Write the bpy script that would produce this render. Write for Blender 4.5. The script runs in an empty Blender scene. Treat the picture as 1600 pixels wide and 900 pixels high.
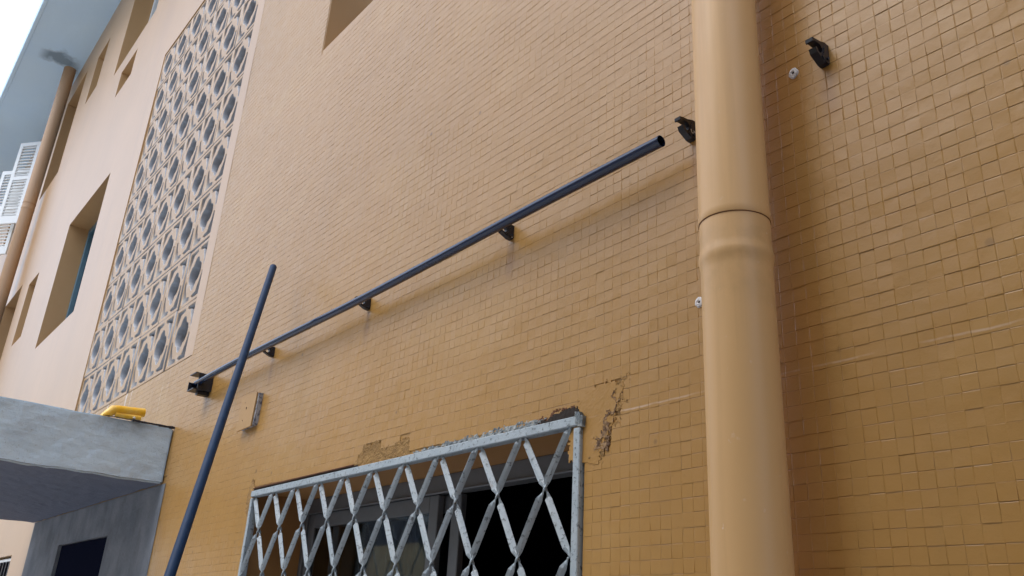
import bpy, bmesh, math, random
import numpy as np
from mathutils import Matrix, Vector, noise

R = math.radians
random.seed(7); rng = np.random.default_rng(7)
SC = bpy.context.scene
COL = SC.collection
# Units are metres. The wall's face is the plane y = 0, the alley lies at y < 0,
# the camera's height is z = 0 and the ground is at z = GZ.
GZ = -1.6

# ------------------------------------------------------------------ camera
cam_d = bpy.data.cameras.new('camera'); cam = bpy.data.objects.new('camera', cam_d); COL.objects.link(cam)
right = Vector((0.62754455, 0.77676504, 0.05314051)).normalized()
down = Vector((-0.26738855, 0.27911729, -0.9222781)).normalized()
fwd = right.cross(down).normalized()
up = -(fwd.cross(right)).normalized()
m = Matrix((( right.x, up.x, -fwd.x, 0), (right.y, up.y, -fwd.y, -1.0), (right.z, up.z, -fwd.z, 0), (0, 0, 0, 1)))
cam.matrix_world = m
cam_d.sensor_width = 36; cam_d.lens = 1340 / 1600 * 36
cam_d.clip_start = .02; cam_d.clip_end = 500
SC.camera = cam

# ------------------------------------------------------------------ light
SUN_EL, SUN_AZ = 57, 258          # azimuth of the direction the light comes from: x = cos, y = sin
w = bpy.data.worlds.new('World'); SC.world = w; w.use_nodes = True
wn = w.node_tree; wn.nodes.clear()
sky = wn.nodes.new('ShaderNodeTexSky'); sky.sky_type = 'NISHITA'; sky.sun_disc = False
sky.sun_elevation = R(SUN_EL); sky.sun_rotation = R(90 - SUN_AZ); sky.dust_density = 4.0; sky.air_density = 1.0; sky.ozone_density = 1.0
mixw = wn.nodes.new('ShaderNodeMix'); mixw.data_type = 'RGBA'; mixw.inputs[0].default_value = .55
mixw.inputs[7].default_value = (8.3, 9.6, 11.8, 1)      # thin bright overcast over the clear sky
bgn = wn.nodes.new('ShaderNodeBackground'); bgn.inputs[1].default_value = .12
out = wn.nodes.new('ShaderNodeOutputWorld')
wn.links.new(sky.outputs[0], mixw.inputs[6]); wn.links.new(mixw.outputs[2], bgn.inputs[0]); wn.links.new(bgn.outputs[0], out.inputs[0])
sd = bpy.data.lights.new('sun', 'SUN'); sd.energy = .7; sd.angle = R(34); sd.color = (1, .95, .87)
so = bpy.data.objects.new('sun', sd); COL.objects.link(so)
sdir = Vector((math.cos(R(SUN_AZ)) * math.cos(R(SUN_EL)), math.sin(R(SUN_AZ)) * math.cos(R(SUN_EL)), math.sin(R(SUN_EL))))
so.rotation_euler = sdir.to_track_quat('Z', 'Y').to_euler()
SC.view_settings.view_transform = 'Standard'; SC.view_settings.look = 'None'
SC.view_settings.exposure = 0.93; SC.view_settings.gamma = 1
try: SC.view_settings.use_curve_mapping = False
except Exception: pass
SC.cycles.max_bounces = 8; SC.cycles.diffuse_bounces = 5; SC.cycles.transparent_max_bounces = 8

# ------------------------------------------------------------------ material helpers
class NT:
    def __init__(s, name):
        s.m = bpy.data.materials.new(name); s.m.use_nodes = True; s.t = s.m.node_tree
        s.b = s.t.nodes['Principled BSDF']
        s.co = s.t.nodes.new('ShaderNodeTexCoord'); s.pos = s.t.nodes.new('ShaderNodeNewGeometry')
        s.P = s.pos.outputs['Position']; s.O = s.co.outputs['Object']
    def n(s, typ, **k):
        nd = s.t.nodes.new(typ)
        for a, v in k.items(): setattr(nd, a, v)
        return nd
    def l(s, a, b): s.t.links.new(a, b)
    def val(s, sock, v):
        if hasattr(v, 'is_output'): s.l(v, sock)
        else: sock.default_value = v
    def math(s, op, a, b=0.0, clamp=False):
        nd = s.n('ShaderNodeMath', operation=op, use_clamp=clamp); s.val(nd.inputs[0], a); s.val(nd.inputs[1], b); return nd.outputs[0]
    def noise(s, scale, detail=4, rough=.55, vec=None, dist=0):
        nd = s.n('ShaderNodeTexNoise'); nd.inputs['Scale'].default_value = scale; nd.inputs['Detail'].default_value = detail
        nd.inputs['Roughness'].default_value = rough; nd.inputs['Distortion'].default_value = dist
        s.l(vec or s.P, nd.inputs['Vector']); return nd.outputs[0]
    def mapped(s, sc, vec=None, loc=(0, 0, 0)):
        nd = s.n('ShaderNodeMapping'); nd.inputs['Scale'].default_value = sc; nd.inputs['Location'].default_value = loc
        s.l(vec or s.P, nd.inputs['Vector']); return nd.outputs[0]
    def ramp(s, f, a, b):                      # linear 0..1 between a and b
        nd = s.n('ShaderNodeMapRange'); nd.inputs['From Min'].default_value = a; nd.inputs['From Max'].default_value = b
        s.l(f, nd.inputs['Value']); return nd.outputs[0]
    def mix(s, f, a, b):
        nd = s.n('ShaderNodeMix', data_type='RGBA'); s.val(nd.inputs[0], f)
        for i, c in ((6, a), (7, b)):
            if hasattr(c, 'is_output'): s.l(c, nd.inputs[i])
            else: nd.inputs[i].default_value = (*c, 1)
        return nd.outputs[2]
    def xyz(s, vec=None):
        nd = s.n('ShaderNodeSeparateXYZ'); s.l(vec or s.P, nd.inputs[0]); return nd.outputs
    def bump(s, h, strength=.3, dist=.01, prev=None):
        nd = s.n('ShaderNodeBump'); nd.inputs['Strength'].default_value = strength; nd.inputs['Distance'].default_value = dist
        s.l(h, nd.inputs['Height'])
        if prev: s.l(prev, nd.inputs['Normal'])
        return nd.outputs[0]
    def done(s, color=None, rough=None, normal=None, metallic=None, spec=None):
        for k, v in (('Base Color', color), ('Roughness', rough), ('Metallic', metallic), ('Specular IOR Level', spec)):
            if v is None: continue
            if hasattr(v, 'is_output'): s.l(v, s.b.inputs[k])
            else: s.b.inputs[k].default_value = (*v, 1) if k == 'Base Color' else v
        if normal: s.l(normal, s.b.inputs['Normal'])
        return s.m

OCHRE = (.405, .224, .060)
def paint_color(t, base=OCHRE):
    big = t.noise(1.3, 3); mid = t.noise(14, 5)
    c = t.mix(t.ramp(big, .3, .7), tuple(v * .93 for v in base), tuple(v * 1.05 for v in base))
    c = t.mix(t.math('MULTIPLY', t.ramp(mid, .4, .75), .16), c, (base[0] * .9, base[1] * .8, base[2] * .62))
    gr = t.noise(160, 3)
    c = t.mix(t.math('MULTIPLY', t.ramp(gr, .62, .8), .3), c, tuple(v * .6 for v in base))
    return c
def between(t, v, a, b, soft):
    return t.math('MULTIPLY', t.ramp(v, a, a + soft), t.ramp(v, b, b - soft), )

# tiled wall paint: stains and painted shade at the places the photograph shows them
t = NT('ochre_wall_paint')
c = paint_color(t)
X, Y, Z = t.xyz()
wob = t.math('MULTIPLY', t.math('SUBTRACT', t.noise(9, 4), .5), .012)
zz = t.math('ADD', Z, wob)
# redder band along the downpipe: old paint, plus its shadow's reddish tint painted in
near = t.math('MULTIPLY', t.ramp(t.math('ADD', X, t.math('MULTIPLY', t.noise(7, 4), .10)), -.53, -.64), t.ramp(X, -.74, -.70))
c = t.mix(t.math('MULTIPLY', near, .6, True), c, (.50, .21, .05))
# pale dust line along one joint
ln = t.math('MULTIPLY', between(t, zz, .3640, .3682, .0016), t.ramp(t.noise(9, 4, .6), .40, .60))
ln = t.math('MULTIPLY', ln, t.ramp(X, -.22, -.42))
ln = t.math('MULTIPLY', ln, t.ramp(X, -1.10, -.95))
c = t.mix(t.math('MULTIPLY', ln, .6, True), c, (.62, .50, .42))
sm = t.math('MULTIPLY', between(t, zz, .330, .366, .014), t.ramp(t.noise(5, 4), .5, .66)); sm = t.math('MULTIPLY', sm, between(t, X, -.70, -.35, .06))
c = t.mix(t.math('MULTIPLY', sm, .22, True), c, (.62, .50, .42))
# lime runs under the breeze blocks
dv = t.mapped((26, 1, 1.2)); dr = t.ramp(t.noise(1, 3, .5, dv), .60, .68)
dm = t.math('MULTIPLY', t.math('MULTIPLY', dr, t.ramp(Z, .72, .99)), t.math('MULTIPLY', t.ramp(X, -5.3, -5.1), t.ramp(X, -3.38, -3.45)))
dm = t.math('MULTIPLY', dm, t.ramp(Z, 1.0, .98))
c = t.mix(t.math('MULTIPLY', dm, .75, True), c, (.66, .62, .58))
# ochre mortar smears round the grille window and the lower corner
g2 = t.math('MULTIPLY', between(t, X, -3.28, -3.02, .08), between(t, Z, .35, .76, .1)); g2 = t.math('MULTIPLY', g2, t.ramp(t.noise(9, 5), .45, .6))
c = t.mix(t.math('MULTIPLY', g2, .45, True), c, (.40, .25, .10))
# small dark specks and chips
vo = t.n('ShaderNodeTexVoronoi'); vo.inputs['Scale'].default_value = 11; t.l(t.P, vo.inputs['Vector'])
sp = t.math('MULTIPLY', t.ramp(vo.outputs['Distance'], .075, .045), t.ramp(t.noise(3, 2), .5, .56))
c = t.mix(t.math('MULTIPLY', sp, .7, True), c, (.16, .09, .04))
# reddish-brown shadow painted into the wall colour below each clip
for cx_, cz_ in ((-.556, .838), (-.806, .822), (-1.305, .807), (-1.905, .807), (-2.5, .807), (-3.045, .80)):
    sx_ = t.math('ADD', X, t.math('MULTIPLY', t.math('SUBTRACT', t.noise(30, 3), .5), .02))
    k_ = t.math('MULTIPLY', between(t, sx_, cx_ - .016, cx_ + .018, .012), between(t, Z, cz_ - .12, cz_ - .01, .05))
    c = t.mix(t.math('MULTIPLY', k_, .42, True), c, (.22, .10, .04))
# faint vertical rain streaks and paler re-touched areas
rs = t.math('MULTIPLY', t.ramp(t.noise(2.2, 4, .55, t.mapped((9, 1, .6))), .52, .72), .16)
c = t.mix(rs, c, (.30, .18, .06))
c = t.mix(t.math('MULTIPLY', t.ramp(t.noise(2.0, 3, .5, t.mapped((1.2, 1, 2.0))), .56, .60), .13), c, (.52, .33, .12))
n1 = t.bump(t.noise(34, 4, .55), .24, .0035, t.bump(t.noise(6, 3), .2, .02))
n2 = t.bump(t.noise(330, 3, .6), .18, .0008, n1)
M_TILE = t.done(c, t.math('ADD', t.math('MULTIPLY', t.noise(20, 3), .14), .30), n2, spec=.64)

t = NT('ochre_smooth_plaster')
c = paint_color(t, (.47, .29, .14))
X, Y, Z = t.xyz()
# darker rubbed band running down from the eave beside the breeze blocks
bx = t.math('ADD', X, t.math('MULTIPLY', t.math('SUBTRACT', t.noise(2.5, 3), .5), .35))
bd = t.math('MULTIPLY', between(t, bx, -5.62, -5.22, .12), t.ramp(Z, 3.5, 3.75))
c = t.mix(t.math('MULTIPLY', bd, .3, True), c, (.40, .24, .13))
c = t.mix(t.math('MULTIPLY', t.ramp(t.noise(1.6, 5, .6, t.mapped((5, 1, .5))), .54, .74), .22), c, (.30, .20, .12))
c = t.mix(t.math('MULTIPLY', t.ramp(t.noise(40, 5, .6), .66, .74), .35), c, (.25, .16, .09))
M_PLASTER = t.done(c, .32, t.bump(t.noise(200, 4), .15, .001, t.bump(t.noise(5, 4), .2, .008)), spec=.42)

t = NT('ochre_reveal_paint')
M_REVEAL = t.done(t.mix(t.noise(6, 4), (.44, .24, .09), (.39, .20, .07)), .6, t.bump(t.noise(60, 4), .25, .003))

t = NT('breeze_block_concrete')
gx, gy, gz = t.xyz(t.co.outputs['Normal'])
front = t.ramp(gy, -.5, -.8)
conc = t.mix(t.noise(30, 4), (.22, .23, .26), (.42, .44, .48))
pf = paint_color(t, (.44, .29, .16))
pf = t.mix(t.math('MULTIPLY', t.ramp(t.noise(16, 4), .58, .70), .5), pf, (.46, .42, .38))
M_BLOCK = t.done(t.mix(front, conc, pf), .42, t.bump(t.noise(90, 4), .4, .003))

t = NT('block_mortar'); M_MORTAR = t.done(t.mix(t.noise(40, 4), (.18, .11, .06), (.30, .19, .10)), .85, t.bump(t.noise(120, 4), .5, .003))
t = NT('dim_plaster'); M_DIM = t.done((.34, .33, .35), .9)
t = NT('ochre_pipe_paint')
c = t.mix(t.ramp(t.noise(2.2, 3, vec=t.mapped((1, 1, .5))), .35, .65), (.64, .40, .18), (.68, .43, .20))
c = t.mix(t.math('MULTIPLY', t.ramp(t.noise(70, 3), .68, .76), .5), c, (.70, .52, .36))
px_, py_, pz_ = t.xyz()
c = t.mix(t.math('MULTIPLY', t.ramp(t.noise(5, 5, .6, t.mapped((9, 9, .35))), .50, .75), .30), c, (.42, .25, .10))
c = t.mix(t.math('MULTIPLY', t.math('MULTIPLY', between(t, t.math('ADD', pz_, t.math('MULTIPLY', t.noise(40, 3), .02)), .44, .585, .03), t.ramp(t.noise(16, 4, .6), .40, .62)), .35), c, (.40, .25, .11))
c = t.mix(t.math('MULTIPLY', t.ramp(t.noise(45, 4, .7, t.mapped((1, 1, .6))), .70, .74), .6), c, (.74, .60, .46))
M_PIPE = t.done(c, t.math('ADD', t.math('MULTIPLY', t.noise(12, 3), .15), .36), t.bump(t.noise(25, 4, vec=t.mapped((1, 1, .25))), .12, .004), spec=.5)
t = NT('far_pipe_paint'); M_PIPE2 = t.done((.40, .25, .14), .5, t.bump(t.noise(20, 3), .1, .005))

t = NT('dark_blue_tube')
c = t.mix(t.ramp(t.noise(60, 4), .5, .8), (.003, .014, .055), (.007, .022, .062))
M_TUBE = t.done(c, t.math('ADD', t.math('MULTIPLY', t.noise(35, 4), .10), .09), t.bump(t.noise(120, 3), .06, .001), spec=.55)
t = NT('dull_blue_pole')
c = t.mix(t.ramp(t.noise(45, 5), .4, .8), (.006, .028, .080), (.012, .042, .105))
M_POLE = t.done(c, .55, t.bump(t.noise(160, 3), .15, .001), spec=.2)
t = NT('black_plastic'); M_BLACK = t.done(t.mix(t.noise(60), (.006, .007, .014), (.014, .016, .026)), .34, spec=.45)
t = NT('white_mark'); M_MARK = t.done((.75, .75, .75), .6)
t = NT('white_filler'); M_FILL = t.done(t.mix(t.noise(120), (.78, .78, .80), (.55, .55, .58)), .8, t.bump(t.noise(200), .6, .003))
t = NT('hole_dark'); M_HOLE = t.done((.03, .022, .018), .95)

t = NT('chipped_grey_blue_metal_paint')
c = t.mix(t.noise(30, 4), (.27, .34, .39), (.48, .55, .60))
ch = t.ramp(t.noise(110, 5, .7), .56, .62)
c = t.mix(t.math('MULTIPLY', ch, .75), c, (.07, .08, .09))
ru = t.ramp(t.noise(13, 5, .6), .68, .74)
c = t.mix(t.math('MULTIPLY', ru, .7), c, (.25, .11, .04))
M_GRILLE = t.done(c, .42, t.bump(t.noise(110, 5, .65), .7, .0022), spec=.5)

t = NT('cement_grey_blue')
M_CEMENT = t.done(t.mix(t.ramp(t.noise(55, 5), .4, .65), (.13, .16, .18), (.44, .47, .47)), .75, t.bump(t.noise(90, 5), .9, .006))
t = NT('raw_ochre_mortar')
M_RAW = t.done(t.mix(t.ramp(t.noise(40, 5), .35, .7), (.26, .15, .05), (.40, .24, .085)), .9, t.bump(t.noise(140, 5, .65), 1.0, .006))
t = NT('dark_raw_mortar'); M_RAWD = t.done(t.mix(t.ramp(t.noise(130, 4), .42, .6), (.10, .055, .03), (.36, .23, .12)), .9, t.bump(t.noise(150), .6, .003))
t = NT('red_clay'); M_CLAY = t.done(t.mix(t.noise(60), (.10, .04, .02), (.22, .10, .045)), .9, t.bump(t.noise(120), .6, .003))

t = NT('canopy_grey_render')
X, Y, Z = t.xyz()
c = t.mix(t.ramp(t.noise(4, 5, .6), .35, .65), (.55, .70, .84), (.60, .75, .88))
c = t.mix(t.math('MULTIPLY', t.ramp(t.noise(5, 4, .6, t.mapped((1, 1, 3))), .54, .66), .25), c, (.30, .32, .34))
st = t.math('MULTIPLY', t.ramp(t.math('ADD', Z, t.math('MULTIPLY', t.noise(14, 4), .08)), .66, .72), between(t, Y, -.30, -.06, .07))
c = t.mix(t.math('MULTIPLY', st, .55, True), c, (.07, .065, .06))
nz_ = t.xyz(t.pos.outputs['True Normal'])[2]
c = t.mix(t.ramp(nz_, -.6, -.9), c, (.105, .125, .18))       # underside painted darker to deepen the shade beneath the slab
c = t.mix(t.math('MULTIPLY', t.ramp(t.noise(2, 5, .6, t.mapped((1, 6, 1.2))), .58, .75), .14), c, (.20, .21, .22))
c = t.mix(t.math('MULTIPLY', t.ramp(t.noise(120, 5, .7), .60, .70), .45), c, (.17, .18, .19))
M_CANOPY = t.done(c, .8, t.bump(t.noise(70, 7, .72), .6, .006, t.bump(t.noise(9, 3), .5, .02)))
t = NT('grey_lower_wall')
c = t.mix(t.ramp(t.noise(7, 5), .35, .65), (.14, .16, .19), (.22, .24, .275))
c = t.mix(t.math('MULTIPLY', t.ramp(t.noise(3, 5, .6, t.mapped((3, 1, 1.5))), .52, .70), .45), c, (.08, .085, .10))
M_GREYWALL = t.done(c, .85, t.bump(t.noise(70, 5), .5, .004))

t = NT('eave_soffit')
X, Y, Z = t.xyz()
c = t.mix(t.ramp(t.noise(1.2, 4), .3, .7), (.54, .75, .97), (.60, .80, .98))
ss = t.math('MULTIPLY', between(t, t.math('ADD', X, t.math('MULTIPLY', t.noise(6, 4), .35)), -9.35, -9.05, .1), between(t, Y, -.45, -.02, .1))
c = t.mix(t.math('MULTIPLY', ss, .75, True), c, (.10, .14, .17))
M_SOFFIT = t.done(c, .8, t.bump(t.noise(20, 4), .25, .006))
t = NT('concrete_ground'); M_GROUND = t.done(t.mix(t.noise(1.5, 6), (.46, .47, .48), (.54, .55, .56)), .9, t.bump(t.noise(35, 6), .5, .01))
t = NT('white_metal'); M_WHITE = t.done(t.mix(t.noise(10), (.74, .78, .80), (.80, .83, .84)), .4)
t = NT('blue_grey_frame'); M_BLUEF = t.done(t.mix(t.noise(20), (.07, .15, .20), (.11, .20, .26)), .4)
t = NT('aluminium_frame'); M_ALU = t.done(t.mix(t.noise(20, 4), (.13, .145, .165), (.20, .215, .235)), .45, metallic=.3)
t = NT('window_glass')
M_GLASS = t.done((.55, .66, .72), .03); t.b.inputs['Transmission Weight'].default_value = 1; t.b.inputs['IOR'].default_value = 1.5
t = NT('dark_room'); M_ROOM = t.done((.010, .012, .026), .95, spec=0.0)
t = NT('curtain'); M_CURT = t.done(t.mix(t.noise(9), (.03, .04, .06), (.06, .07, .09)), .9)
t = NT('yellow_plastic')
c = t.mix(t.ramp(t.noise(30, 4), .4, .75), (.86, .48, .02), (.82, .58, .16))
M_YEL = t.done(c, .32, t.bump(t.noise(60), .3, .004), spec=.5)
t = NT('plate_ochre'); M_PLATE = t.done(t.mix(t.noise(30, 4), (.45, .27, .11), (.40, .24, .09)), .5, t.bump(t.noise(120, 3), .2, .002))
t = NT('plate_edge'); M_PEDGE = t.done(t.mix(t.ramp(t.noise(90, 3), .45, .6), (.40, .42, .47), (.10, .11, .15)), .7)
t = NT('light_block_render'); M_BLOCKER = t.done(t.mix(t.noise(1, 5), (.40, .32, .19), (.47, .38, .23)), .9, t.bump(t.noise(40, 4), .3, .004))  # render of the two unseen buildings added to block light

# ------------------------------------------------------------------ mesh helpers
def obj(name, data, mats=None, parent=None, smooth=False):
    o = bpy.data.objects.new(name, data); COL.objects.link(o)
    if mats:
        for mm in (mats if isinstance(mats, (list, tuple)) else [mats]): data.materials.append(mm)
    if parent: o.parent = parent
    if smooth: data.shade_smooth() if hasattr(data, 'shade_smooth') else None
    return o
def tag(o, label=None, cat=None, group=None, kind=None):
    for k, v in (('label', label), ('category', cat), ('group', group), ('kind', kind)):
        if v: o[k] = v
    return o
def empty(name, loc=(0, 0, 0), parent=None):
    o = bpy.data.objects.new(name, None); COL.objects.link(o); o.location = loc; o.empty_display_size = .1
    if parent: o.parent = parent
    return o
class MB:
    def __init__(s): s.v = []; s.f = []; s.mi = []; s.sm = []
    def quad(s, pts, mi=0, smooth=False):
        b = len(s.v); s.v += [tuple(p) for p in pts]; s.f.append(tuple(range(b, b + len(pts)))); s.mi.append(mi); s.sm.append(smooth)
    def box(s, x0, x1, y0, y1, z0, z1, mi=0):
        b = len(s.v)
        s.v += [(x, y, z) for x in (x0, x1) for y in (y0, y1) for z in (z0, z1)]
        for f in ((0, 1, 3, 2), (4, 6, 7, 5), (0, 4, 5, 1), (2, 3, 7, 6), (0, 2, 6, 4), (1, 5, 7, 3)):
            s.f.append(tuple(b + i for i in f)); s.mi.append(mi); s.sm.append(False)
    def sweep(s, pts, radii, seg=24, caps=True, mi=0, inner=None):
        """round tube through pts (list of Vector) with a radius at each"""
        pts = [Vector(p) for p in pts]; rings = []
        prev = None
        for i, p in enumerate(pts):
            d = (pts[min(i + 1, len(pts) - 1)] - pts[max(i - 1, 0)]).normalized()
            if prev is None:
                a = Vector((0, 0, 1)) if abs(d.z) < .9 else Vector((0, -1, 0))
                a = (a - d * a.dot(d)).normalized()
            else: a = (prev - d * prev.dot(d)).normalized()
            prev = a; c = d.cross(a); b = len(s.v)
            for k in range(seg):
                th = 2 * math.pi * k / seg
                s.v.append(tuple(p + (a * math.cos(th) + c * math.sin(th)) * radii[i]))
            rings.append(b)
        for i in range(len(rings) - 1):
            for k in range(seg):
                k2 = (k + 1) % seg
                s.f.append((rings[i] + k, rings[i] + k2, rings[i + 1] + k2, rings[i + 1] + k)); s.mi.append(mi); s.sm.append(True)
        if caps:
            s.quad([s.v[rings[0] + k] for k in range(seg)][::-1], mi); s.quad([s.v[rings[-1] + k] for k in range(seg)], mi)
        return rings
    def mesh(s, name):
        me = bpy.data.meshes.new(name); me.from_pydata(s.v, [], s.f)
        me.polygons.foreach_set('material_index', s.mi); me.polygons.foreach_set('use_smooth', s.sm)
        bm = bmesh.new(); bm.from_mesh(me); bmesh.ops.recalc_face_normals(bm, faces=bm.faces); bm.to_mesh(me); bm.free()
        me.update(); return me
    def build(s, name, mats, parent=None, bevel=0, seg=1):
        o = obj(name, s.mesh(name), mats, parent)
        if bevel:
            b = o.modifiers.new('bevel', 'BEVEL'); b.width = bevel; b.segments = seg; b.limit_method = 'ANGLE'; b.angle_limit = R(40)
        return o
def extrude_profile(prof, x0, x1, mb=None):
    """prof: closed list of (outward, z); extruded along x"""
    mb = mb or MB(); n = len(prof)
    a = [(x0, -o, z) for o, z in prof]; b = [(x1, -o, z) for o, z in prof]
    mb.quad(a); mb.quad(b[::-1])
    for i in range(n):
        j = (i + 1) % n; mb.quad([a[i], b[i], b[j], a[j]])
    return mb
def fbm(x, y, z=0., s=1.): return noise.fractal(Vector((x * s, y * s, z * s)), .6, 2.0, 4)

# ------------------------------------------------------------------ ground
mb = MB(); mb.quad([(-60, -60, GZ), (60, -60, GZ), (60, 30, GZ), (-60, 30, GZ)])
tag(mb.build('ground', M_GROUND), kind='structure')

# ------------------------------------------------------------------ apartment building
bld = tag(empty('apartment_building', (-4, 0, GZ)), 'ochre painted mosaic-tiled apartment building with breeze-block screen and overhanging eave', 'building')
bld_inv = Matrix.Translation((4, 0, -GZ))
def child(o, p):
    """parent o to p, keeping o's mesh in world coordinates"""
    o.parent = p; o.matrix_parent_inverse = p.matrix_world.inverted(); return o
bpy.context.view_layer.update()

SX0, SX1, SZ0, SZ1 = -5.218, -3.412, .981, 3.501
NC, NR = 7, 9
# openings: x0, x1, z0, z1, reveal depth
OPEN = dict(
    grille=(-2.474, -1.066, -.60, .370, .21),
    screen=(SX0, SX1, SZ0, SZ1, .16),
    door=(-4.80, -3.95, GZ, .33, .25),
    upper=(-2.514, -1.50, 1.98, 3.15, .20),
    w2=(-7.20, -6.04, 1.885, 2.945, .175),
    slit=(-8.56, -8.15, 2.215, 2.82, .14),
    w8=(-9.87, -9.03, 1.90, 2.955, .17),
    w3=(-7.08, -5.95, 4.34, 5.40, .18),
    w4=(-6.72, -6.29, 3.93, 4.175, .10),
    w5=(-8.34, -7.92, 4.68, 5.245, .13),
    w7=(-9.72, -8.87, 4.14, 5.375, .17),
    low=(-6.95, -5.93, -.75, .325, .16),
    far=(-12.15, -11.02, 4.26, 5.40, .16),
    near_right=(.6, 1.7, -.60, .37, .2),
)
WX0, WX1, WZ1 = -26., 7., 5.70
xs = sorted({WX0, WX1, -3.314, -5.5, -5.32} | {v for o in OPEN.values() for v in o[:2]})
zs = sorted({GZ, WZ1, .48, .6} | {v for o in OPEN.values() for v in o[2:4]})
def in_open(x, z): return any(o[0] < x < o[1] and o[2] < z < o[3] for o in OPEN.values())
mb = MB()
for i in range(len(xs) - 1):
    for j in range(len(zs) - 1):
        cx, cz = (xs[i] + xs[i + 1]) / 2, (zs[j] + zs[j + 1]) / 2
        if in_open(cx, cz): continue
        smooth_zone = cx < SX0 or (cx < -3.314 and cz > .981)
        y = -.0022 if smooth_zone else 0
        grey = -5.5 < cx < -3.314 and cz < .48
        mi = 1 if smooth_zone else 0
        if grey: mi = 2; y = -.003
        mb.quad([(xs[i], y, zs[j]), (xs[i + 1], y, zs[j]), (xs[i + 1], y, zs[j + 1]), (xs[i], y, zs[j + 1])], mi)
for nm, (x0, x1, z0, z1, d) in OPEN.items():
    ya = 0 if nm in ('grille', 'upper', 'near_right') else -.0022
    mi = 3
    if nm == 'door': mi = 2
    if nm in ('upper','w2','slit','w8','w3','w4','w5','w7','far','low','screen'): mi = 1
    mb.quad([(x0, ya, z0), (x0, d, z0), (x0, d, z1), (x0, ya, z1)], mi)
    mb.quad([(x1, ya, z0), (x1, ya, z1), (x1, d, z1), (x1, d, z0)], mi)
    mb.quad([(x0, ya, z1), (x0, d, z1), (x1, d, z1), (x1, ya, z1)], mi)
    mb.quad([(x0, ya, z0), (x1, ya, z0), (x1, d, z0), (x0, d, z0)], mi)
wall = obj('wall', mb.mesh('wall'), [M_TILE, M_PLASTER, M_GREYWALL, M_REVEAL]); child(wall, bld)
wall.data.validate()

# the wall's back, so that no light leaks in: the rest of the building's body
mb = MB(); mb.box(WX0, WX1, .9, 8, GZ, WZ1 + .3)
child(mb.build('building_core', M_DIM), bld)

# ------------------------------------------------------------------ mosaic tiles
PITCH = .0211
TX0, TX1, TZ0, TZ1 = -5.20, .55, -.55, 4.0
PATCH_R = [(-1.108, .372), (-1.10, .295), (-1.035, .283), (-1.012, .325), (-.985, .375), (-.975, .412), (-1.02, .425), (-1.075, .40)]  # plaster right of the grille's corner
PATCH_M = [(-1.885, .370), (-1.865, .400), (-1.835, .424), (-1.775, .426), (-1.745, .405), (-1.70, .412), (-1.645, .418), (-1.625, .395), (-1.62, .370)]
def inpoly(x, z, poly):
    c = False; n = len(poly)
    for i in range(n):
        (x1, z1), (x2, z2) = poly[i], poly[(i + 1) % n]
        if (z1 > z) != (z2 > z) and x < (x2 - x1) * (z - z1) / (z2 - z1) + x1: c = not c
    return c
ncol = int((TX1 - TX0) / PITCH); nrow = int((TZ1 - TZ0) / PITCH)
M3 = np.array(cam.matrix_world.inverted())
def project(x, y, z):
    v = M3 @ np.array([x, y, z, 1.]); d = -v[2]
    return 800 + 1340 * v[0] / d, 450 - 1340 * v[1] / d, d
tiles = []
OP2 = [OPEN[k] for k in ('grille', 'upper', 'screen')]
for j in range(nrow):
    shift = rng.uniform(-.5, .5) * PITCH if rng.random() < .25 else 0
    for i in range(ncol):
        cx = TX0 + (i + .5) * PITCH; cz = TZ0 + (j + .5) * PITCH + .0045 - .0006
        cz += .0022 * math.sin(cx * 2.1 + cz * 1.3) + .0012 * math.sin(cx * 7 + 1.3 * cz)
        if cx < -3.325 and (cz > .975 or cz < .5): continue
        if cx > -3.325 and False: continue
        h = PITCH / 2
        if any(o[0] < cx + h and cx - h < o[1] and o[2] < cz + h and cz - h < o[3] for o in OP2): continue
        if inpoly(cx, cz, PATCH_R) or inpoly(cx, cz, PATCH_M): continue
        tiles.append((cx, cz))
tiles = np.array(tiles); n = len(tiles)
# thick paint fills the joints: shallow rounded grooves, many upright ones closed altogether
thick = .5 + .5 * np.sin(tiles[:, 0] * 5.1 + 2 * np.sin(tiles[:, 1] * 4.3)) * np.sin(tiles[:, 1] * 6.7 + 1.5 * np.sin(tiles[:, 0] * 3.7))
dl = rng.choice([.00001, .00002, .00003, .00006, .00016], n); dr_ = rng.choice([.00001, .00002, .00003, .00006, .00016], n)
db = rng.choice([.0002, .0005, .0008, .0010, .0011], n) * (.55 + .6 * thick); dt = rng.choice([.00005, .00015, .0003, .0005], n)
bl_, br_ = rng.uniform(.0005, .0017, n), rng.uniform(.0005, .0017, n)
bb_, bt_ = rng.uniform(.0003, .0008, n), rng.uniform(.0005, .0013, n)
bow = .0003 * np.sin(tiles[:, 0] * 31) + rng.normal(0, .00012, n)
y0 = -.0016 + rng.normal(0, .00005, n) - .00035 * np.sin(tiles[:, 0] * 9) * np.sin(tiles[:, 1] * 13)
chip = rng.random(n) < .010; y0 = np.where(chip, y0 + rng.uniform(.0001, .0005, n), y0)
tx = rng.normal(0, .0028, n); tz = rng.normal(0, .009, n) + .017        # each coat sags toward a tile's lower edge
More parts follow.
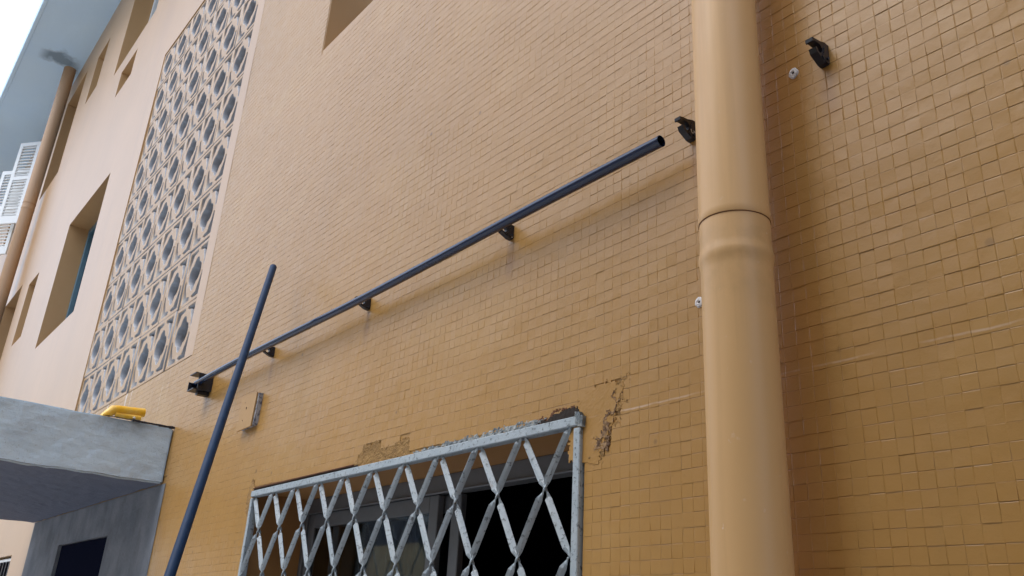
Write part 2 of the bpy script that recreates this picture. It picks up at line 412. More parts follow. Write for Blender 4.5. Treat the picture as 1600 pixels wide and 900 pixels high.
def tile_arrays(idx, local=False):
    h = PITCH / 2; cx = tiles[idx, 0]; cz = tiles[idx, 1]
    ox = 0 * cx if local else cx; oz = 0 * cz if local else cz + bow[idx]
    k = len(idx); V = np.zeros((k, 8, 3)); ov = .00012
    for q, (sx, sz) in enumerate(((0, 0), (1, 0), (1, 1), (0, 1))):
        qx = (h - br_[idx]) if sx else (-h + bl_[idx]); qz = (h - bt_[idx]) if sz else (-h + bb_[idx])
        px = h + ov if sx else -h - ov; pz = h + ov if sz else -h - ov
        dh = dr_[idx] if sx else dl[idx]; dv = dt[idx] if sz else db[idx]
        V[:, q, 0] = ox + px; V[:, q, 1] = y0[idx] + px * tx[idx] + qz * tz[idx] + np.maximum(dh, dv); V[:, q, 2] = oz + pz
        V[:, 4 + q, 0] = ox + qx; V[:, 4 + q, 2] = oz + qz
        V[:, 4 + q, 1] = y0[idx] + qx * tx[idx] + qz * tz[idx]
    V[:, :, 1] = np.minimum(V[:, :, 1], -.00005)
    return V
FQ = np.array([(4, 5, 6, 7), (0, 1, 5, 4), (1, 2, 6, 5), (2, 3, 7, 6), (3, 0, 4, 7)])
px, py, dd = [], [], []
for cx, cz in tiles:
    a, b_, d = project(cx, 0, cz); px.append(a); py.append(b_); dd.append(d)
px, py, dd = map(np.array, (px, py, dd))
vis = (px > 5) & (px < 1595) & (py > 5) & (py < 895) & ~((px > 1070 + py * .032) & (px < 1196 + py * .07))
# apparent width of each tile
size = np.where(vis, PITCH * 1340 / dd * np.minimum(1, 1 / (1 + tiles[:, 0] ** 2) ** .5), 0)
order = np.argsort(-size); near_idx = order[:300]; rest = np.sort(order[300:])
V = tile_arrays(rest).reshape(-1, 3); F = (FQ[None] + 8 * np.arange(len(rest))[:, None, None]).reshape(-1, 4)
me = bpy.data.meshes.new('tile_field'); me.from_pydata(V.tolist(), [], F.tolist()); me.update()
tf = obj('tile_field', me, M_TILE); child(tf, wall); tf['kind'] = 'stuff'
# the 300 nearest: a dozen meshes shared between them
variants = []
for k in range(12):
    i = int(near_idx[k * 7]); Vv = tile_arrays(np.array([i]), True)[0]; Vv[:, 1] -= y0[i]
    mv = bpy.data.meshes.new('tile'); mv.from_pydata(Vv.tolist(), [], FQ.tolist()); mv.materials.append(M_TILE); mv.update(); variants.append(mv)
for i in near_idx:
    o = bpy.data.objects.new('tile', variants[random.randrange(12)]); COL.objects.link(o)
    child(o, wall); o.location = (tiles[i, 0], y0[i], tiles[i, 1] + bow[i])

# ------------------------------------------------------------------ rough patches round the grille
def patch(name, poly, mat, cell=.0035, h0=.0012, amp=.003, parent=None, edge=.008):
    xs_ = [p[0] for p in poly]; zs_ = [p[1] for p in poly]
    nx = int((max(xs_) - min(xs_) + .02) / cell); nz = int((max(zs_) - min(zs_) + .02) / cell)
    X0, Z0 = min(xs_) - .01, min(zs_) - .01; mb = MB(); idx = {}
    def vert(i, j):
        if (i, j) in idx: return idx[i, j]
        x, z = X0 + i * cell, Z0 + j * cell
        x += fbm(x, z, 3, 60) * .0015; z += fbm(x, z, 7, 60) * .0015
        y = -h0 - abs(fbm(x, z, 0, 45)) * amp - fbm(x, z, 5, 140) * amp * .4
        idx[i, j] = len(mb.v); mb.v.append((x, y, z)); return idx[i, j]
    cells = {(i, j) for i in range(nx) for j in range(nz)
             if inpoly(X0 + (i + .5) * cell + fbm(i * cell, j * cell, 9, 40) * edge, Z0 + (j + .5) * cell + fbm(i * cell, j * cell, 2, 40) * edge, poly)}
    for i, j in cells:
        mb.f.append((vert(i, j), vert(i + 1, j), vert(i + 1, j + 1), vert(i, j + 1))); mb.mi.append(0); mb.sm.append(False)
    cnt = {}
    for f in mb.f:
        for k in range(4):
            e = tuple(sorted((f[k], f[(k + 1) % 4]))); cnt[e] = cnt.get(e, 0) + 1
    for (a, b), c_ in list(cnt.items()):
        if c_ == 1:
            va, vb = mb.v[a], mb.v[b]
            mb.quad([va, vb, (vb[0], .001, vb[2]), (va[0], .001, va[2])])
    o = mb.build(name, mat); child(o, parent or wall); return o
o = patch('mortar_patch', PATCH_M, M_RAW, h0=.0008, amp=.0022); o['label'] = 'rough brown mortar patch'
o = patch('plaster_patch', [(a * 1 + (-.006 if False else 0), b) for a, b in PATCH_R], M_TILE, h0=.0024, amp=.0003); o['label'] = 'smooth plaster patch'
STREAK = [(-1.055, .292), (-1.035, .283), (-1.008, .318), (-.985, .358), (-.965, .405), (-.955, .425), (-.972, .428), (-.99, .395), (-1.012, .352), (-1.035, .315)]
o = patch('chipped_plaster_seam', STREAK, M_RAW, cell=.0026, h0=.0012, amp=.0024, edge=.022); o['label'] = 'chipped diagonal seam'
# second thin band of dark holes
S2 = [(-1.045, .300), (-1.030, .300), (-1.010, .335), (-.992, .372), (-.985, .395), (-.992, .395), (-1.006, .368), (-1.026, .332)]
S2 = [(x + .004, z) for x, z in S2]
patch('hole_band', S2, M_RAWD, cell=.0022, h0=.0026, amp=.0020, edge=.026)
# grey cement squeezed between the grille's top bar and the wall
CB = [(-1.62, .371), (-1.60, .380), (-1.50, .382), (-1.42, .386), (-1.33, .388), (-1.25, .392), (-1.19, .388), (-1.17, .378), (-1.17, .371)]
o = patch('cement_fillet', [(x, .371 + (z - .371) * .75) for x, z in CB], M_CEMENT, cell=.003, h0=.0012, amp=.0030, edge=.008); o['label'] = 'crumbled grey cement'
CD = [(-1.20, .369), (-1.19, .386), (-1.15, .393), (-1.10, .397), (-1.082, .395), (-1.082, .369)]
patch('broken_clay_edge', CD, M_CLAY, cell=.003, h0=.001, amp=.003, edge=.006)
CW = [(-1.082, .366), (-1.083, .377), (-1.074, .383), (-1.066, .376), (-1.065, .352), (-1.076, .350)]
o = patch('cement_corner', CW, M_CEMENT, cell=.003, h0=.0102, amp=.0012, edge=.004)
mb = MB(); mb.box(-2.472, -1.86, -.0030, .0, .3715, .3786); child(mb.build('painted_gap_shade', M_HOLE), wall)  # dark strip painted in for the shaded gap above the grille
patch('painted_gap_shade', [(-1.195, .3725), (-1.165, .381), (-1.135, .386), (-1.105, .391), (-1.084, .389), (-1.084, .3725)], M_HOLE, cell=.0026, h0=.0032, amp=.0008, edge=.006)  # dark wedge laid on the wall as the shade inside the broken edge
# left: raised lip of the tile edge over a red gap
mb = MB(); mb.box(-2.47, -1.88, -.0075, .0, .3785, .3815)
child(mb.build('broken_tile_edge', M_CLAY, bevel=.001), wall)
CL = [(-2.50, .30), (-2.475, .30), (-2.473, .372), (-2.478, .40), (-2.50, .405), (-2.515, .36)]
patch('mortar_smear', CL, M_RAW, h0=.0022, amp=.0012)
# drilled holes: white crater with dark centre
def drilled(x, z, r):
    mb = MB(); seg = 12; rings = []
    for k, (rr, yy) in enumerate(((1.45, -.0012), (1.25, -.0042), (.60, -.0052), (.34, -.0034), (.0, -.0030))):
        rings.append([(x + rr * r * (1 + .18 * fbm(q, k, x, 1.7)) * math.cos(q / seg * 2 * math.pi), yy, z + rr * r * (1 + .25 * fbm(q, k, z, 2.1)) * math.sin(q / seg * 2 * math.pi)) for q in range(seg)])
    for k in range(4):
        for q in range(seg):
            q2 = (q + 1) % seg; mb.quad([rings[k][q], rings[k][q2], rings[k + 1][q2], rings[k + 1][q]], 0 if k < 3 else 1)
    o = mb.build('drilled_hole', [M_FILL, M_HOLE]); child(o, wall); o['label'] = 'drilled hole ringed with white filler'
drilled(-.610, .840, .0062); drilled(-.808, .512, .006)

# ------------------------------------------------------------------ breeze-block screen
def breeze_mesh():
    bw, bh, dp = .250, .272, .072
    cu = bpy.data.curves.new('bb', 'CURVE'); cu.dimensions = '2D'; cu.fill_mode = 'BOTH'; cu.extrude = dp / 2; cu.bevel_depth = .0022; cu.bevel_resolution = 0
    def spline(pts):
        s = cu.splines.new('POLY'); s.points.add(len(pts) - 1); s.use_cyclic_u = True
        for p, q in zip(s.points, pts): p.co = (q[0], q[1], 0, 1)
    a, b = bw / 2, bh / 2
    spline([(-a, -b), (a, -b), (a, b), (-a, b)])
    fr = .014; ai, bi = a - fr, b - fr                        # frame
    ra, rb, rt, br = ai - .017, bi - .015, .0190, .011         # ring outer half-axes, ring thickness, half-width of the bridges
    for sx in (-1, 1):
        for sz in (-1, 1):
            th0, th1 = math.asin(br / rb), math.acos(br / ra); N = 12
            pts = [(ai, bi), (ai, br + .004)]
            for k in range(N + 1):
                th = th0 + (th1 - th0) * k / N
                w_ = 1 + (.10 if k == 8 else .05 if k in (7, 9) else 0)      # a small horn on the ring
                pts.append((ra * w_ * math.cos(th), rb * w_ * math.sin(th)))
            pts.append((br + .004, bi))
            pts = [(sx * x, sz * z) for x, z in pts]
            spline(pts if sx * sz > 0 else pts[::-1])
    hole = []
    N = 56
    for k in range(N):
        th = 2 * math.pi * k / N
        c2 = math.cos(2 * th)
        rr = .72 + .28 * abs(c2) ** .8 if c2 > 0 else .72 + .20 * abs(c2) ** 1.6
        hole.append(((ra - rt) * rr * math.cos(th), (rb - rt) * rr * math.sin(th)))
    spline(hole)
    co = bpy.data.objects.new('bb', cu); COL.objects.link(co)
    dg = bpy.context.evaluated_depsgraph_get(); me = bpy.data.meshes.new_from_object(co.evaluated_get(dg))
    bpy.data.objects.remove(co)
    me.transform(Matrix.Rotation(R(90), 4, 'X')); me.materials.clear(); me.materials.append(M_BLOCK); me.name = 'breeze_block'; me.update()
    return me
bbm = breeze_mesh()
scr = empty('breeze_block_screen', ((SX0 + SX1) / 2, .04, SZ0)); bpy.context.view_layer.update(); child(scr, bld); bpy.context.view_layer.update()
scr['label'] = 'screen of pierced concrete blocks'
cw, rh = (SX1 - SX0) / NC, (SZ1 - SZ0) / NR
for r_ in range(NR):
    for c_ in range(NC):
        o = bpy.data.objects.new('breeze_block', bbm); COL.objects.link(o); child(o, scr)
        o.location = (SX0 + (c_ + .5) * cw + random.gauss(0, .0008), .042 + random.gauss(0, .0018), SZ0 + (r_ + .5) * rh + random.gauss(0, .0010))
        o.rotation_euler = (random.gauss(0, .004), random.gauss(0, .004), random.gauss(0, .006))
mb = MB()
for r_ in range(1, NR): mb.box(SX0, SX1, .019, .070, SZ0 + r_ * rh - .0035, SZ0 + r_ * rh + .0035)
for c_ in range(1, NC): mb.box(SX0 + c_ * cw - .0042, SX0 + c_ * cw + .0042, .0165, .068, SZ0, SZ1)
mb.box(SX0, SX1, .004, .078, SZ0, SZ0 + .004)
child(mb.build('mortar_joints', M_MORTAR), scr)
mb = MB(); mb.box(SX0, SX1, .26, .28, SZ0 - .4, SZ1 + .2); child(mb.build('inner_wall', M_DIM), scr)

# ------------------------------------------------------------------ windows
def window(key, fm, ny=.0, style='plain', nmull=1, parent=bld, dark=.35):
    x0, x1, z0, z1, d = OPEN[key]
    fr = .045; yy = d - .03
    wdw = empty('window', ((x0 + x1) / 2, yy, z0)); bpy.context.view_layer.update(); child(wdw, parent); bpy.context.view_layer.update()
    mb = MB()
    mb.box(x0, x0 + fr, yy, d + .02, z0, z1); mb.box(x1 - fr, x1, yy, d + .02, z0, z1)
    mb.box(x0 + fr, x1 - fr, yy, d + .02, z1 - fr, z1); mb.box(x0 + fr, x1 - fr, yy, d + .02, z0, z0 + fr)
    for k in range(nmull):
        xc = x0 + (x1 - x0) * (k + 1) / (nmull + 1); mb.box(xc - .02, xc + .02, yy + .003, d + .015, z0 + fr, z1 - fr)
    child(mb.build('frame', fm, bevel=.003), wdw)
    mb = MB()
    mb.box(x0 + fr, x1 - fr, d + .0, d + .005, z0 + fr, z1 - fr)
    child(mb.build('pane', M_GLASS), wdw)
    mb = MB(); mb.box(x0, x1, d + .25, d + .26, z0, z1); child(mb.build('curtain', M_CURT), wdw)
    return wdw
for key in ('w2', 'w8', 'w3', 'w7', 'upper', 'near_right'): window(key, M_BLUEF if key == 'w2' else M_WHITE, nmull=1)
for key in ('slit', 'w4', 'w5'): window(key, M_WHITE, nmull=0)
window('far', M_WHITE, nmull=1); lw = window('low', M_BLUEF, nmull=1)
for k in range(11):
    mb = MB(); xk = -6.95 + (k + .5) * 1.02 / 11; mb.box(xk - .006, xk + .006, .018, .030, -.75, .297); child(mb.build('security_bar', M_BLACK), lw)
mb = MB(); mb.box(-6.95, -5.93, .014, .034, .297, .312); child(mb.build('security_rail', M_WHITE), lw)
# casement of w7: two slim open vent bars seen as white strokes
# louvred shutter leaves, swung open, of the far window
def shutter(hx, ang, wdt, z0, z1, lab):
    """leaf hinged at (hx, -.02); ang is the angle from +x, leaf of width wdt"""
    root = empty('shutter', (hx, -.03, z0)); bpy.context.view_layer.update()
    mb = MB(); H = z1 - z0; s = .045
    mb.box(0, s, -.014, .014, 0, H); mb.box(wdt - s, wdt, -.014, .014, 0, H)
    for a, b in ((0, .10), (H * .53, H * .53 + .05), (H - .05, H)): mb.box(s, wdt - s, -.0135, .0135, a, b)
    obj('shutter_frame', mb.mesh('shutter_frame'), M_WHITE, root)
    sl = MB(); wi = wdt - 2 * s
    sl.box(0, wi, -.011, .011, -.006, .003)
    sm_ = sl.mesh('slat')
    for lo, hi in ((.10, H * .53), (H * .53 + .05, H - .05)):
        nsl = int((hi - lo) / .040)
        for k in range(nsl):
            o = obj('slat', sm_ if sm_.materials else sm_, None if sm_.materials else M_WHITE, root); o.location = (s, 0, lo + (k + .5) * (hi - lo) / nsl)
    root.rotation_euler = (0, 0, ang); tag(root, lab, 'shutter', 'open louvred shutters of the far window'); return root
shutter(-10.88, math.atan2(-.61, -.79) , .30, 4.28, 5.40, 'white louvred shutter leaf beside the far ochre downpipe')
shutter(-11.10, math.atan2(-.61, -.79), .42, 3.95, 5.10, 'white louvred shutter leaf cut off by the left edge of the photo')
# far window's second storey below the shutters: small white casement
mb = MB()

# eave
mb = MB()
mb.box(WX0, WX1, -.565, .92, 5.70, 5.86)
mb.box(WX0, WX1, -.60, -.562, 5.69, 5.90)
e = mb.build('eave', M_SOFFIT, bevel=.006); child(e, bld)

# ------------------------------------------------------------------ grille window (aluminium sliding window behind)
x0, x1, z0, z1, d = OPEN['grille']
wdw = empty('sliding_window', ((x0 + x1) / 2, .17, z0)); bpy.context.view_layer.update(); child(wdw, bld); bpy.context.view_layer.update()
mb = MB()
mb.box(x0, x1, .170, .215, z1 - .042, z1); mb.box(x0, x1, .170, .215, z0, z0 + .042); mb.box(x0, x0 + .02, .170, .215, z0 + .042, z1 - .042); mb.box(x1 - .03, x1, .170, .215, z0 + .042, z1 - .042)
mb.box(x0, x1, .163, .172, z1 - .046, z1 - .040)
child(mb.build('frame', M_ALU, bevel=.002), wdw)
def sash(a, b, y, name):
    mb = MB(); s = .038
    mb.box(a, a + s, y, y + .018, z0 + .045, z1 - .045); mb.box(b - s, b, y, y + .018, z0 + .045, z1 - .045)
    mb.box(a + s, b - s, y, y + .018, z0 + .045, z0 + .09); mb.box(a + s, b - s, y, y + .018, z1 - .085, z1 - .045)
    o = mb.build(name, M_ALU, bevel=.002); child(o, wdw)
    g = MB(); g.box(a + s, b - s, y + .007, y + .011, z0 + .09, z1 - .085); child(g.build('pane', M_GLASS), wdw)
sash(-2.452, -1.765, .176, 'sash'); sash(-2.33, -1.70, .197, 'sash')
mb = MB()
px_, pz_ = [], []
N = 60
for k in range(N):
    a, b = -2.44 + .6 * k / N, -2.44 + .6 * (k + 1) / N
    ya, yb = .30 + .018 * math.sin(k * 1.3) + .008 * math.sin(k * .7), .30 + .018 * math.sin((k + 1) * 1.3) + .008 * math.sin((k + 1) * .7)
    mb.quad([(a, ya, z0), (b, yb, z0), (b, yb, z1 - .05), (a, ya, z1 - .05)], 0, True)
child(mb.build('curtain', M_CURT), wdw)
mb = MB()
mb.quad([(x0 - .3, .22, z0 - .2), (x0 - .3, .88, z0 - .2), (x0 - .3, .88, z1 + .2), (x0 - .3, .22, z1 + .2)]); mb.quad([(x1 + .3, .22, z0 - .2), (x1 + .3, .88, z0 - .2), (x1 + .3, .88, z1 + .2), (x1 + .3, .22, z1 + .2)])
mb.quad([(x0 - .3, .88, z0 - .2), (x1 + .3, .88, z0 - .2), (x1 + .3, .88, z1 + .2), (x0 - .3, .88, z1 + .2)])
mb.quad([(x0 - .3, .22, z1 + .2), (x1 + .3, .22, z1 + .2), (x1 + .3, .88, z1 + .2), (x0 - .3, .88, z1 + .2)]); mb.quad([(x0 - .3, .22, z0 - .2), (x1 + .3, .22, z0 - .2), (x1 + .3, .88, z0 - .2), (x0 - .3, .88, z0 - .2)])
child(mb.build('dark_room', M_ROOM), wdw)

# security grille of twisted flat bars
gr_ = tag(empty('window_grille', (-1.77, 0, z0)), 'chipped blue-grey security grille of twisted diamond bars over the ground-floor window', 'window grille')
bpy.context.view_layer.update()
GX0, GX1, GZ0, GZ1 = -2.466, -1.0735, -.585, .372
mb = MB(); mb.box(GX0 - .006, GX1 + .006, -.010, .012, GZ1 - .017, GZ1); child(mb.build('top_bar', M_GRILLE, bevel=.0015), gr_)
mb = MB(); mb.box(GX0 - .006, GX1 + .006, -.010, .012, GZ0 - .0, GZ0 + .02); child(mb.build('bottom_bar', M_GRILLE, bevel=.0015), gr_)
for xa, xb in ((GX0 - .006, GX0 + .008), (GX1 - .013, GX1 + .004)):
    mb = MB(); mb.box(xa, xb, -.0095, .0115, GZ0 + .02, GZ1 - .021); child(mb.build('side_bar', M_GRILLE, bevel=.0015), gr_)
PX, DZ, ZT = .1365, .1165, .372
NX = 10; NZ = 8
def bar(sgn, i, j):
    """from lattice half-index (i, j) going down; sgn +1 right, -1 left; i counts half pitches"""
    pts = []
    while 0 <= i <= 2 * NX and j <= NZ:
        pts.append((GX0 + .004 + i * PX / 2, ZT - .012 - j * DZ + (0.010 if j else 0))); i += sgn; j += 1
    if len(pts) < 2: return
    mb = MB(); secs = []
    th, wd = .0020, .0060
    for s in range(len(pts) - 1):
        a, b = Vector((pts[s][0], 0, pts[s][1])), Vector((pts[s + 1][0], 0, pts[s + 1][1]))
        dv = (b - a).normalized(); p = Vector((-dv.z, 0, dv.x)) * (1 if sgn > 0 else 1)
        if p.z < 0: p = -p
        N = 14
        jit = random.gauss(0, .10)
        for k in range(N + (1 if s == len(pts) - 2 else 0)):
            u = k / N
            e = min(u, 1 - u) * 2                      # 0 at the nodes, 1 in the middle
            q = min(1, max(0, (e - .04) / .26)); q = q * q * (3 - 2 * q)
            phi = R(-62) + R(95) * q + jit * q
            if sgn < 0: phi = R(62) - R(112) * q + jit * q
            # normal: -y turned toward p
            nrm = Vector((0, -1, 0)) * math.cos(phi) + p * math.sin(phi)
            wv = dv.cross(nrm).normalized()
            c0 = a.lerp(b, u) + Vector((0, sgn * .0026, 0)) + Vector((0, -1, 0)) * (.003 * q)
            ww = wd * (.80 + .24 * q)
            secs.append([c0 + wv * ww + nrm * th * .55, c0 + nrm * th * 1.0, c0 - wv * ww + nrm * th * .55, c0 - wv * ww - nrm * th * .7, c0 + wv * ww - nrm * th * .7])
    b0 = len(mb.v); K = 5
    for sct in secs: mb.v += [tuple(v) for v in sct]
    for s in range(len(secs) - 1):
        for k in range(K):
            k2 = (k + 1) % K
            mb.f.append((b0 + s * K + k, b0 + s * K + k2, b0 + (s + 1) * K + k2, b0 + (s + 1) * K + k)); mb.mi.append(0); mb.sm.append(False)
    mb.f.append(tuple(b0 + k for k in range(K))); mb.mi.append(0); mb.sm.append(False)
    e0 = b0 + (len(secs) - 1) * K; mb.f.append(tuple(e0 + k for k in range(K))[::-1]); mb.mi.append(0); mb.sm.append(False)
    o = mb.build('lattice_bar', M_GRILLE); child(o, gr_)
for i in range(0, 2 * NX, 2): bar(1, i, 0)
for i in range(2, 2 * NX + 1, 2): bar(-1, i, 0)
for j in range(2, NZ, 2): bar(1, 0, j); bar(-1, 2 * NX, j)

# ------------------------------------------------------------------ downpipe
def downpipe(name, x, y, r, z0, z1, collar_z, mat, lab, ztop=None):
    root = tag(empty(name, (x, y, z0)), lab, 'downpipe'); bpy.context.view_layer.update()
    zc = collar_z
    mb = MB(); mb.sweep([(x, y, z) for z in (z0, (z0 + zc) / 2, zc - .078, zc - .070, zc - .064, zc - .058, zc - .052, zc - .046, zc - .038, zc + .03)],
             [r, r, r, r * 1.006, r * 1.03, r * 1.052, r * 1.045, r * 1.02, r * 1.005, r * 1.0], 64)
    child(mb.build('lower_pipe', mat), root)
    mb = MB(); mb.sweep([(x, y, zc), (x, y, zc + .0006), (x, y, zc + .012), (x, y, zc + .02), (x, y, z1)], [r * 1.028, r * 1.034, r * 1.026, r * 1.008, r * 1.002], 64)
    child(mb.build('upper_pipe', mat), root)
    mb = MB(); mb.sweep([(x, y, zc - .0012), (x, y, zc + .0004)], [r * 1.012, r * 1.02], 64); child(mb.build('joint_seam', M_CLAY), root)
    return root
pipe = downpipe('downpipe', -.678, -.079, .0497, GZ, 5.70, .572, M_PIPE, 'thick ochre painted downpipe in front of the mosaic wall, with a socket joint')
fp = downpipe('downpipe', -9.52, -.10, .062, GZ, 5.70, 3.98, M_PIPE2, 'thin far ochre downpipe under the eave beside the white shutters')

# ------------------------------------------------------------------ rail, brackets, pole
ZR, OR = .803, .046
mb = MB()
xa, xb = -3.055, -.842
pts = [(xa + (xb - xa) * k / 40, -OR - .0035 * math.sin(k / 40 * 9.0), ZR + .0015 * math.sin(k / 40 * 7)) for k in range(41)]
mb.sweep(pts, [.0104] * 41, 32, caps=False); r2 = mb.sweep(pts[::-1], [.0086] * 41, 32, caps=False)
nA = 41 * 32
for k in range(32):
    k2 = (k + 1) % 32
for end, ro, ri in ((pts[-1], .0104, .0086), (pts[0], .0104, .0086)):
    for k in range(32):
        a0, a1 = 2 * math.pi * k / 32, 2 * math.pi * (k + 1) / 32
        f = lambda r, a: (end[0], end[1] + r * math.cos(a), end[2] + r * math.sin(a))
        mb.quad([f(ro, a0), f(ro, a1), f(ri, a1), f(ri, a0)])
rail = mb.build('metal_rail', M_TUBE)
tag(rail, 'long dark blue tube held level along the wall by black clips', 'tube')

def clip_mesh(mk):
    """C clip: wall plate, upper arm with a lip, lower arm with an upturned jaw; opens outward"""
    P = [(0, -.026), (.004, -.031), (.018, -.030), (.034, -.021), (.047, -.014), (.052, -.002), (.046, .0), (.041, -.009), (.034, -.012),
         (.026, -.004), (.025, .006), (.032, .013), (.044, .014), (.058, .013), (.0585, .009), (.062, .010), (.063, .019), (.050, .0215), (.030, .024), (.012, .030), (0, .030)]
    mb = extrude_profile(P, -.0095, .0095)
    # side flange on the right
    Q = [(0, -.024), (.006, -.030), (.020, -.028), (.030, -.018), (.022, -.006), (.020, .010), (.012, .022), (0, .026)]
    extrude_profile(Q, .0095, .0125, mb)
    # screw boss and pin
    mb.sweep([(-.006, -.003, -.018), (.0165, -.003 - .010, -.018)], [.0035, .0035], 10)
    return mb.mesh(mk)
cm = clip_mesh('clip')
def clip(x, z, lab, dz=0, rot=0):
    r = empty('rail_clip', (x, 0, z)); tag(r, lab, 'clip', 'black clips on the wall for the tube'); bpy.context.view_layer.update()
    o = obj('clip_body', cm, None if cm.materials else M_BLACK, r)
    r.rotation_euler = (0, rot, 0); r.scale = (.64, .64, .64); return r
def marks(r, kind):
    mb = MB()
    if kind == 'C':         # small white marks on the flange
        segs = []
        def stroke(pts, w_=.0016):
            for (a, b), (c_, d_) in zip(pts, pts[1:]):
                dx, dz = c_ - a, d_ - b; L = math.hypot(dx, dz); nx_, nz_ = -dz / L * w_ / 2, dx / L * w_ / 2
                mb.quad([(.0130, -(a + nx_), b + nz_), (.0130, -(c_ + nx_), d_ + nz_), (.0130, -(c_ - nx_), d_ - nz_), (.0130, -(a - nx_), b - nz_)])
        stroke([(.025, -.006), (.0215, -.0075), (.0220, -.0105)], .0034)
        stroke([(.0215, -.009), (.0205, -.0135), (.0165, -.0155), (.0125, -.0120)], .0020)
        stroke([(.0125, -.006), (.0075, -.0095), (.0070, -.0160)], .0026)
    else:
        for a, b in ((.0125, -.020), (.0085, -.025)):
            mb.quad([(.0130, -a - .0018, b - .0016), (.0130, -a + .0018, b - .0016), (.0130, -a + .0018, b + .0016), (.0130, -a - .0018, b + .0016)])
    obj('white_mark', mb.mesh('white_mark'), M_MARK, r)
c5 = clip(-.557, .842, 'empty black clip right of the downpipe near the drilled hole')
c4 = clip(-.812, .828, 'empty black clip with small white marks, just left of the downpipe'); marks(c4, 'C')
c3 = clip(-1.305, ZR + .004, 'black clip holding the tube, the nearest one to the downpipe that grips it'); marks(c3, 'd')
c2 = clip(-1.905, ZR + .004, 'black clip holding the tube at the middle of its length')
c1 = clip(-2.500, ZR + .004, 'black clip holding the tube just right of the leaning blue pole')
# prongs standing up behind the tube at each holding clip
for c_ in (c1, c2, c3):
    c_.scale = (.58, .70, .54)
    mb = MB()
    for sx in (-.024, -.012):
        mb.sweep([(sx, -.004, .012), (sx + .002, -.012, .022), (sx - .002, -.026, .027), (sx - .004, -.038, .025)], [.0022, .0022, .002, .0018], 8)
    mb.box(-.026, .004, -.006, 0, .004, .018)
    obj('prong', mb.mesh('prong'), M_BLACK, c_)
# end socket: a deeper square box open outward
r = tag(empty('rail_end_socket', (-3.045, 0, ZR)), 'black square end socket where the tube ends by the breeze blocks', 'bracket'); bpy.context.view_layer.update()
r.scale = (.86, .86, .86); mb = MB(); a = .036
mb.box(-a, a, -.006, 0, -a, a)                                             # back plate
mb.box(-a, a, -.078, -.006, a - .004, a); mb.box(-a, a, -.078, -.006, -a, -a + .004)
mb.box(a - .004, a, -.062, -.006, -a + .004, a - .004)
mb.box(-a, -a + .004, -.078, -.006, -a + .004, .004)
mb.box(-.012, .016, -.050, -.0, -a - .014, -a)
mb.sweep([(.036, -OR, 0), (.048, -OR, 0)], [.016, .016], 16)
obj('socket_box', mb.mesh('socket_box'), M_BLACK, r)

A = Vector((-2.422, -.080, 1.052)); Bv = Vector((-1.785, -.42, .0866)); dirv = (Bv - A) / (A.z - Bv.z)
foot = A + dirv * (A.z - GZ)
mb = MB(); mb.sweep([foot.lerp(A, k / 10) for k in range(11)], [.0106] * 11, 32, caps=False)
mb.sweep([A.lerp(foot, k / 10) + Vector((0, 0, 0)) for k in range(11)], [.0088] * 11, 24, caps=False)
ax = (foot - A).normalized(); ua = ax.cross(Vector((0, 1, 0))).normalized(); ub = ax.cross(ua)
for end in (A, foot):
    for k in range(32):
        a0, a1 = 2 * math.pi * k / 32, 2 * math.pi * (k + 1) / 32
        f = lambda rr, q: tuple(end + (ua * math.cos(q) + ub * math.sin(q)) * rr)
        mb.quad([f(.0106, a0), f(.0106, a1), f(.0088, a1), f(.0088, a0)])
pole = mb.build('pole', M_POLE)
tag(pole, 'dull blue tube leaning up across the front of the level tube', 'pole')

# ------------------------------------------------------------------ blank plate on the wall
r = tag(empty('cover_plate', (-2.585, 0, .57)), 'small ochre painted rectangular cover plate standing off the wall below the tube', 'cover plate'); bpy.context.view_layer.update()
mb = MB()
def prism(pts, ya, yb, mi=0):
    a = [(x, ya, z) for x, z in pts]; b = [(x, yb, z) for x, z in pts]
    mb.quad(a, mi); mb.quad(b[::-1], mi)
    for i in range(4): mb.quad([a[i], b[i], b[(i + 1) % 4], a[(i + 1) % 4]], mi)
prism([(-2.650, .572), (-2.540, .575), (-2.532, .680), (-2.642, .685)], -.0205, -.0155)
child(mb.build('plate', M_PLATE, bevel=.0008), r)
mb = MB(); prism([(-2.642, .577), (-2.532, .580), (-2.524, .678), (-2.635, .682)], -.0154, -.0)
child(mb.build('backing', M_PEDGE), r)
mb = MB()
for x, z in ((-2.598, .640), (-2.615, .660), (-2.612, .602)):
    k = .0035 if z == .640 else .0016
    mb.box(x - k * .6, x + k * .6, -.0212, -.0205, z - k, z + k)
child(mb.build('screw_hole', M_HOLE), r)

# ------------------------------------------------------------------ entrance canopy
cp = tag(empty('entrance_canopy', (-4.43, 0, .48)), 'grey rendered concrete canopy slab over the doorway at the lower left', 'canopy'); bpy.context.view_layer.update()
bm = bmesh.new(); bmesh.ops.create_cube(bm, size=1)
for v in bm.verts:
    v.co.x = -5.52 if v.co.x < 0 else -3.352; v.co.y = -1.25 if v.co.y < 0 else -.004; v.co.z = .480 if v.co.z < 0 else .692
bmesh.ops.bevel(bm, geom=bm.edges[:], offset=.006, segments=2, affect='EDGES')
bmesh.ops.subdivide_edges(bm, edges=[e_ for e_ in bm.edges if e_.calc_length() > .15], cuts=40, use_grid_fill=True)
for v in bm.verts:
    k = fbm(v.co.x, v.co.y, v.co.z, 9) * .004 + fbm(v.co.x, v.co.y, v.co.z, 40) * .0007
    v.co.x += k; v.co.z += fbm(v.co.y, v.co.x, v.co.z, 12) * .0035
me = bpy.data.meshes.new('slab'); bm.to_mesh(me); bm.free()
child(obj('slab', me, M_CANOPY), cp)
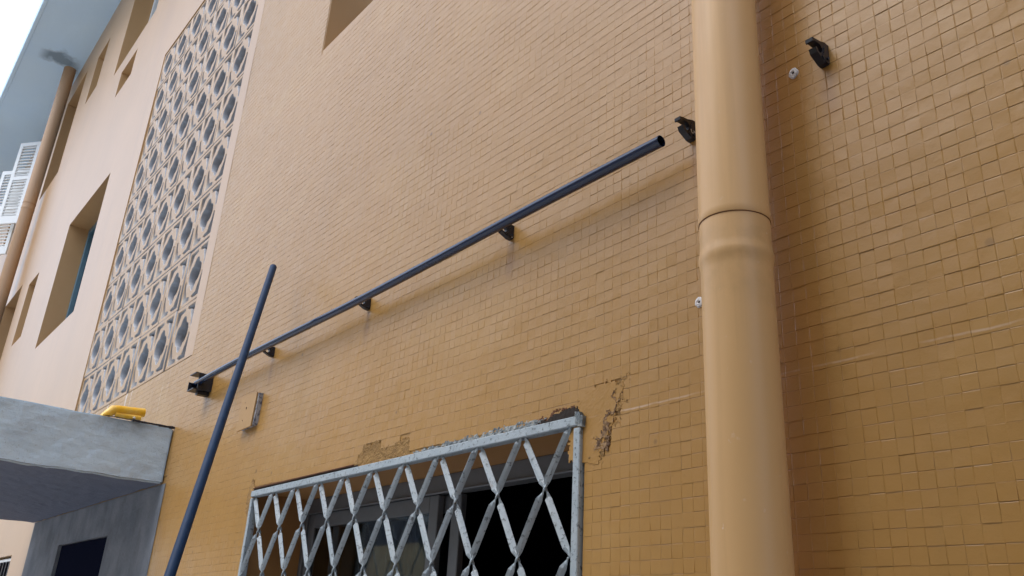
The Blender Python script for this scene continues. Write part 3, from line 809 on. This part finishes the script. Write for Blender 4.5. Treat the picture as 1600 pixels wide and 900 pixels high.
# black bitumen seam along the top edge where the slab meets the wall
mb = MB()
prev = None
for k in range(40):
    y = -.002 - k * .0065
    x = -3.350 + .0025 * fbm(y, 1, 0, 60); hh = (.0035 + .0035 * abs(fbm(y, 3, 0, 50))) * (1 if k < 24 else .4)
    mb.sweep([(x, y, .693 + .001 * fbm(y, 5, 0, 40)), (x, y - .0068, .693)], [hh, hh], 7)
child(mb.build('sealant_seam', M_BLACK), cp)
# dark doorway back
mb = MB(); mb.box(-4.795, -3.955, .012, .05, GZ, .325); d_ = mb.build('door', M_ROOM); child(d_, bld)

# ------------------------------------------------------------------ yellow plastic piece on the canopy
r = tag(empty('yellow_plastic_elbow', (-3.40, -.16, .692)), 'broken yellow plastic pipe elbow lying on the edge of the grey canopy', 'plastic pipe'); bpy.context.view_layer.update()
mb = MB()
xb_ = -3.395
mb.sweep([(xb_ - .005, -.110, .738), (xb_ - .003, -.160, .733), (xb_, -.205, .729), (xb_, -.222, .727), (xb_ + .004, -.243, .704), (xb_ + .004, -.252, .690)],
         [.0175, .0175, .0180, .0180, .0150, .0150], 16, caps=True)
child(mb.build('pipe_bend', M_YEL), r)
mb = MB(); mb.sweep([(xb_ + .008, -.122, .712), (xb_ + .008, -.16, .7105), (xb_ + .006, -.215, .7095)], [.0108, .0105, .0105], 14)
child(mb.build('pipe_stub', M_YEL), r)
mb = MB(); mb.sweep([(xb_ + .016, -.152, .690), (xb_ + .018, -.146, .706)], [.0042, .0042], 10); child(mb.build('peg', M_BLACK), r)
mb = MB(); mb.sweep([(xb_ + .0175, -.1475, .7055), (xb_ + .0185, -.1455, .7115)], [.0055, .004], 10); child(mb.build('bolt_head', M_FILL), r)

# ------------------------------------------------------------------ unseen building behind the camera, added to keep sky light off the wall
nb = tag(empty('added_sky_block', (3, -4.2, GZ)), 'unseen pale block added across the alley to shade the wall', 'building'); bpy.context.view_layer.update()
mb = MB(); mb.box(-1.5, 12, -12, -3.0, GZ, 4.3); child(mb.build('wall', M_BLOCKER), nb)
mb = MB(); mb.box(-1.6, 12.1, -12.1, -2.85, 4.3, 4.45); child(mb.build('roof', M_CANOPY), nb)
for k in range(4):
    for zf in (-.4, 2.3):
        wx = -.7 + k * 2.9
        mb = MB(); mb.box(wx, wx + 1.2, -3.01, -2.97, zf, zf + 1.1); f_ = mb.build('window', M_WHITE); child(f_, nb)
        mb = MB(); mb.box(wx + .06, wx + 1.14, -2.98, -2.962, zf + .06, zf + 1.04); child(mb.build('pane', M_ROOM), nb)

# second unseen block, added so the wall reflects less low sky
nb2 = tag(empty('added_sheen_block', (-20, -12, GZ)), 'unseen brown block added far across the yard to cut sky sheen on the wall', 'building'); bpy.context.view_layer.update()
mb = MB(); mb.box(-46, -5.5, -16, -10, GZ, 7.4); child(mb.build('wall', M_BLOCKER), nb2)
mb = MB(); mb.box(-46.1, -5.4, -16.1, -9.85, 7.4, 7.55); child(mb.build('roof', M_CANOPY), nb2)
